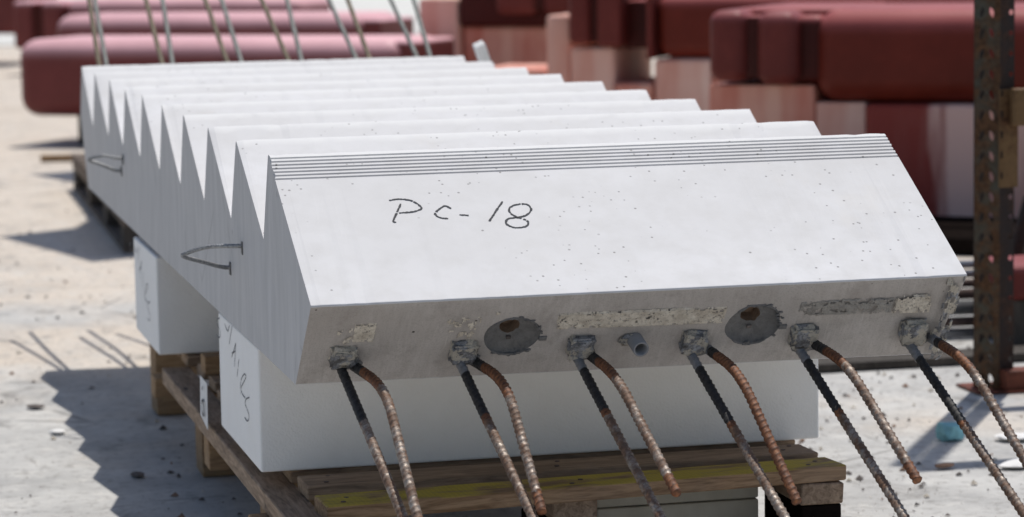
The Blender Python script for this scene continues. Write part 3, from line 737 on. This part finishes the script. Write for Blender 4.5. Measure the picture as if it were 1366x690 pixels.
# stacked pipes behind the near right corner
for k, (z, r, mt_, lab) in enumerate(((.014, .013, 'pipe', 'dull grey pipe at the bottom of the pipe stack behind the stair corner'), (.041, .013, 'pipe_d', 'dark rusty pipe second from the bottom of the pipe stack'),
        (.074, .019, 'pipe', 'wide dull grey pipe in the middle of the pipe stack'), (.108, .014, 'pipe_d', 'dark rusty pipe above the middle of the pipe stack'),
        (.134, .011, 'pipe_d', 'thin reddish pipe third from the top of the pipe stack'), (.157, .0105, 'pipe', 'bright steel pipe second from the top of the pipe stack'), (.180, .0105, 'pipe', 'bright steel pipe on top of the pipe stack'))):
    y = 2.60+.012*k
    bm = tube([Vector((1.55, y+.05, z)), Vector((2.27, y-.02, z))], r, 16); mk('steel_pipe', bm, M[mt_], None, True, label=lab, cat='pipe', group='pipes stacked on the ground')
bm = box(-.35, .35, -.06, .06, 0, .02, .003); mk('shade_strip', bm, M['darkwood'], None, loc=(1.93, 2.24, 0), label='dark strip in place of a shadow on the ground in front of the pipe stack', cat='timber')  # dark strip laid in place of a rack beam's shadow

# ------------------------------------------------------------------ red steel units
PH = R(-35)
def unit(Q, parts, lab, grp, cat='steel unit', name='steel_unit'):
    o = empty(name, (Q[0], Q[1], 0), PH, label=lab, cat=cat, group=grp)
    for (nm, x0, x1, y0, y1, z0, z1, r, mt_) in parts: mk(nm, box(x0, x1, y0, y1, z0, z1, r, 6), M[mt_], o, True)
    return o
Q1, Q2, Q3, QL = (3.189, 4.894), (3.672, 6.630), (4.271, 8.531), (.583, 10.225)
gr = 'red steel units on stained blocks at the right'
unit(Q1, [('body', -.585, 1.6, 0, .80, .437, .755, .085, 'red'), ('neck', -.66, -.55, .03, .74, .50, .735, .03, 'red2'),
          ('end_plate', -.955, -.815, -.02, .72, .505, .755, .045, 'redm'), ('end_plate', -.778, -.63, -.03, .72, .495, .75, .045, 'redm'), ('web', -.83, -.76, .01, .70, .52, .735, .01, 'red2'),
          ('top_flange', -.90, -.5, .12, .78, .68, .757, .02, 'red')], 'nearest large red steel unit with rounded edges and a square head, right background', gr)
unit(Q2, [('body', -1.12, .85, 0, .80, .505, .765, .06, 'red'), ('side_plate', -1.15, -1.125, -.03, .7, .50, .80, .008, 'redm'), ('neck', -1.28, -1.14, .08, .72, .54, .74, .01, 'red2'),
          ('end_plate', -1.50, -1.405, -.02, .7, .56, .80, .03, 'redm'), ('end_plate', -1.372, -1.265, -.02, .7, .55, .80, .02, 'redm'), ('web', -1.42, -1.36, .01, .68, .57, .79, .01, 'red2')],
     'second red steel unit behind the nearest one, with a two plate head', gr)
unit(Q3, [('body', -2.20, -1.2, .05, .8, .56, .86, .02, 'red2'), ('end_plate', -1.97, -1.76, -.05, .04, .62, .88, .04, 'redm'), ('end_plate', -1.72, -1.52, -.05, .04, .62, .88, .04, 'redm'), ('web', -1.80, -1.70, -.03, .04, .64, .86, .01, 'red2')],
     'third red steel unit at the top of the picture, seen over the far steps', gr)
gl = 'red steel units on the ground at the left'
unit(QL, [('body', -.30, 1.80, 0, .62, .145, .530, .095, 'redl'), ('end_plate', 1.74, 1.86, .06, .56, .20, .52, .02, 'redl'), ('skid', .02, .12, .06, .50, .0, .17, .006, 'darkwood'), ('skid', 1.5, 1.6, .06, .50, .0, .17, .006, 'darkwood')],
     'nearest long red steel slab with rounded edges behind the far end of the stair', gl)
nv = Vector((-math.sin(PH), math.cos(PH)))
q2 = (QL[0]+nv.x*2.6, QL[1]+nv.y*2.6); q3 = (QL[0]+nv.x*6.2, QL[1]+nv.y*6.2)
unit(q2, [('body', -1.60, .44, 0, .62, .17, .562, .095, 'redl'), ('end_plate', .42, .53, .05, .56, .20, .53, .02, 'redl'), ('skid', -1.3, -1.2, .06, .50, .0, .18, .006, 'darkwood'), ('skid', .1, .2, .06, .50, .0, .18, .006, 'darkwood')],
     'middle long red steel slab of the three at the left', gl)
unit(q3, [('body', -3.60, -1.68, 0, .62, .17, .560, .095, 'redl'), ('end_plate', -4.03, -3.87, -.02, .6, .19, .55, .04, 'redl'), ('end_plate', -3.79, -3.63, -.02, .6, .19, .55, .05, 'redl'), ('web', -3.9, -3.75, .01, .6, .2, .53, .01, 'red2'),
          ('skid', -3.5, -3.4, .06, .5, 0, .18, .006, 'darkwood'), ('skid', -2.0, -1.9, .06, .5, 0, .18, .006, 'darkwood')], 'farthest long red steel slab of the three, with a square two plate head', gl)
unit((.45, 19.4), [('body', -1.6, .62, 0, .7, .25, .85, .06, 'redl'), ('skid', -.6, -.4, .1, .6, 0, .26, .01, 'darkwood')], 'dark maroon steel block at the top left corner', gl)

# stained blocks that carry the right units
def blk(Q, x0, x1, y0, z0, z1, mt_, lab, d=.5, r=.02):
    o = mk('stained_block', box(0, x1-x0, 0, d, 0, z1-z0, r, 3), M[mt_], None, label=lab, cat='concrete block', group='stained blocks under the red steel units')
    c, s = math.cos(PH), math.sin(PH); o.location = (Q[0]+c*x0-s*y0, Q[1]+s*x0+c*y0, z0); o.rotation_euler = (0, 0, PH)
blk(Q1, -.40, .005, .02, 0, .432, 'st_red', 'dark red coated block with whitish right edge, nearest on the right', .6)
blk(Q1, .012, .75, .04, 0, .430, 'st_pale', 'pale block beside the rack post at the right edge')
blk(Q1, -.583, -.404, .05, 0, .434, 'st_pale', 'pale pink block just left of the dark red coated block', r=.008)
blk(Q1, -.97, -.587, .05, 0, .493, 'st_mid', 'wide red and pink streaked block under the square head of the nearest red unit', r=.008)
blk(Q2, -.88, .3, .02, 0, .50, 'st_mid', 'wide pinkish streaked block behind the nearest square head')
blk(Q2, -1.135, -.885, .02, 0, .500, 'st_pale', 'narrow pale block with a dark top edge under the second unit')
blk(Q2, -1.30, -1.14, .00, 0, .40, 'st_mid', 'low pink brown block under the second unit')
blk(Q2, -1.51, -1.31, .03, 0, .548, 'st_pale', 'pale block under the two plate head of the second unit')
blk(Q2, -1.625, -1.515, .05, 0, .68, 'st_pale', 'tall narrow pale column block between the second and third units')
blk(Q2, -2.0, -1.63, .06, .06, .45, 'st_mid', 'brown pink block just right of the white shim')
blk(Q3, -2.42, -2.21, .05, .02, .70, 'st_pale', 'tall pale block against the pale building, left end of the row')
blk(Q3, -2.2, -1.5, .10, .0, .558, 'st_mid', 'pink brown block under the third unit')

for k, (y0, y1) in enumerate(((-.70, -.42), (-.36, -.04))):  # near-black slabs added in place of the shade before the blocks
    o = mk('shade_slab', box(-.9, .75, y0, y1, 0, .055, .006), M['nearblack'], None, loc=(Q1[0], Q1[1], 0), cat='timber',
           label=('dark slab standing in for ground shade, nearest the camera, before the dark red coated block', 'dark slab standing in for ground shade, right against the foot of the dark red coated block')[k]); o.rotation_euler = (0, 0, PH)
# low dark timbers near the far blocks
bm = box(-.5, .2, -.3, .3, 0, .12, .01); mk('dark_timber', bm, M['darkwood'], None, loc=(2.35, 10.1, 0), label='dark timber pile on the ground by the tall pale block', cat='timber').rotation_euler = (0, 0, PH)

# ------------------------------------------------------------------ left background bits
fp = empty('wooden_pallet', (0, 0, 0), label='dark old pallet on the ground behind the stair, left background', cat='pallet')
def fboard(nm, *a, **k): return board(nm, *a, fp, **k)
for k in range(12): board('deck_board', .33, 1.1, 5.36+k*.21, 5.36+k*.21+.15, .125, .147, M['oldwood'], fp, j=.003)
for x in (.335, .68, 1.02): board('stringer_board', x, x+.05, 5.36, 7.86, .09, .124, M['oldwood'], fp)
fa = R(-1.3); fp.rotation_euler = (0, 0, fa); pv = Vector((.33, 5.36, 0)); fp.location = pv-(Matrix.Rotation(fa, 3, 'Z') @ pv)
for y in (5.36, 6.1, 6.9, 7.7):
    for x in (.335, .68, 1.02): board('pallet_block', x+.003, x+.1, y, y+.14, .018, .089, M['darkwood'], fp)
for x in (.335, .68, 1.02): board('bottom_board', x, x+.1, 5.36, 7.86, 0, .017, M['oldwood'], fp)
bm = box(0, .34, 0, .05, 0, .03, .003); mk('loose_plank', bm, M['block'], None, loc=(.37, 9.30, .0), label='short yellowish plank lying on the ground, left background', cat='plank').rotation_euler = (0, 0, R(-10))
bm = tube([Vector((.12, 14.2, .03)), Vector((.34, 14.25, .03))], .03, 12); mk('pale_stub', bm, M['white_s'], None, True, label='pale short pipe on the ground at the far left', cat='pipe')

# unseen caster added above the picture, shaped to throw the wedge shadows at the left
HF = 2.9; ox, oy = .198*HF, .31*HF
lf = empty('shadow_caster', (0, 0, HF), label='unseen added shadow caster with two pointed plates above the yard', cat='shadow caster')
for pts in (((-.025, 6.07), (.26, 6.28), (.40, 6.8), (.55, 6.6), (.5, 5.3), (.22, 5.18), (.12, 5.55)), ((.28, 8.66), (.42, 8.72), (.7, 8.9), (.75, 8.2), (.45, 8.12))):
    bm = bmesh.new(); vs = [bm.verts.new((x+ox, y+oy, 0)) for x, y in pts]; f = bm.faces.new(vs)
    r_ = bmesh.ops.extrude_face_region(bm, geom=[f]); bmesh.ops.translate(bm, vec=(0, 0, .03), verts=[e for e in r_['geom'] if isinstance(e, bmesh.types.BMVert)])
    mk('caster_plate', bm, M['beam'], lf)
bm = box(.62+ox, .74+ox, 4.9+oy, 9.0+oy, .031, .15); mk('caster_beam', bm, M['beam'], lf)

# pale paving far behind the yard
bm = box(-60, 90, 23, 600, -.05, .012); mk('far_paving', bm, M['wallp'], None, label='very pale concrete paving at the back of the yard', kind='structure')
bm = box(0, .9, 0, .4, 0, .5, .03); mk('dark_crate', bm, M['darkwood'], None, loc=(12.7, 33, .012), label='dark crate far away at the top right', cat='crate')

# ------------------------------------------------------------------ things lying on the ground
def lump(name, loc, size, mat, lab, cat, rz=0, seed=0, grp=None, cut=False):
    bm = bmesh.new(); bmesh.ops.create_icosphere(bm, subdivisions=2, radius=1)
    for v in bm.verts:
        c = v.co.copy(); q = Vector([math.copysign(abs(t)**.5, t) for t in c]) if cut else c
        v.co = Vector((q.x*size[0], q.y*size[1], q.z*size[2]))*(1+.28*noise.noise(c*1.7+Vector((seed*5, 0, 0))))
        v.co.z += size[2]*.85
    o = mk(name, bm, mat, None, label=lab, cat=cat, group=grp, loc=loc); o.rotation_euler = (0, 0, rz)
lump('foam_scrap', (1.60, 1.27, 0), (.024, .024, .018), M['cyan'], 'small cyan foam scrap on the concrete near the rack post', 'foam scrap', .4, 1, cut=True)
lump('wood_chip', (1.47, .98, 0), (.022, .013, .005), M['chipw'], 'brown chip below the cyan scrap', 'chip', .2, 2)
lump('white_flake', (1.62, .95, 0), (.055, .032, .006), M['white_s'], 'white flake of dry cement at the right edge, right of the brown chip', 'cement flake', .4, 3)
lump('white_flake', (1.73, 1.22, 0), (.05, .03, .006), M['white_s'], 'white flake of dry cement right of the cyan scrap', 'cement flake', -.3, 4)
lump('wood_chip', (1.10, 1.38, 0), (.03, .014, .006), M['chipw'], 'brown chip right of the pallet corner', 'chip', .3, 5)
lump('white_stone', (.66, -.07, 0), (.03, .03, .02), M['white_s'], 'whitish stone at the bottom under the front bars', 'stone', .3, 6)
lump('white_flake', (-.17, 1.95, 0), (.018, .018, .004), M['white_s'], 'small white flake beside the sawtooth shadow', 'cement flake', .3, 7)
lump('wood_chip', (-.06, 1.40, 0), (.014, .018, .005), M['debris'], 'dark chip beside the sawtooth shadow', 'chip', .3, 8)
lump('wood_chip', (-.19, 2.30, 0), (.018, .022, .004), M['debris'], 'dark chip at the left edge beside the far corner of the shadow', 'chip', .9, 9)
bm = bmesh.new(); rnd = random.Random(3)
for i in range(5200):
    if i < 3000: x, y = rnd.uniform(.9, 2.4), rnd.uniform(-.3, 2.6)
    else: x, y = rnd.uniform(-.9, .5), rnd.uniform(.2, 7)
    if noise.noise(Vector((x*2, y*2, 5))) < -.05 and rnd.random() < .75: continue
    s = .0012+.0068*rnd.random()**5; c = Vector((x, y, gh(x, y)+s*.3)); an = rnd.random()*6.28
    vs = [bm.verts.new(c+Vector((math.cos(an+t)*s*rnd.uniform(.6, 1.6), math.sin(an+t)*s*rnd.uniform(.6, 1.5), -s*.4))) for t in (0, 1.3, 2.6, 3.9, 5.1)]
    tp = bm.verts.new(c+Vector((0, 0, s*rnd.uniform(.3, .8))))
    mi = rnd.choice((0, 0, 0, 1, 2))
    for j in range(5): f = bm.faces.new((vs[j], vs[(j+1) % 5], tp)); f.material_index = mi
mk('gravel_litter', bm, [M['debris'], M['chipw'], M['mortar_pale']], None, label='scattered grit and crumbs on the concrete', kind='stuff')
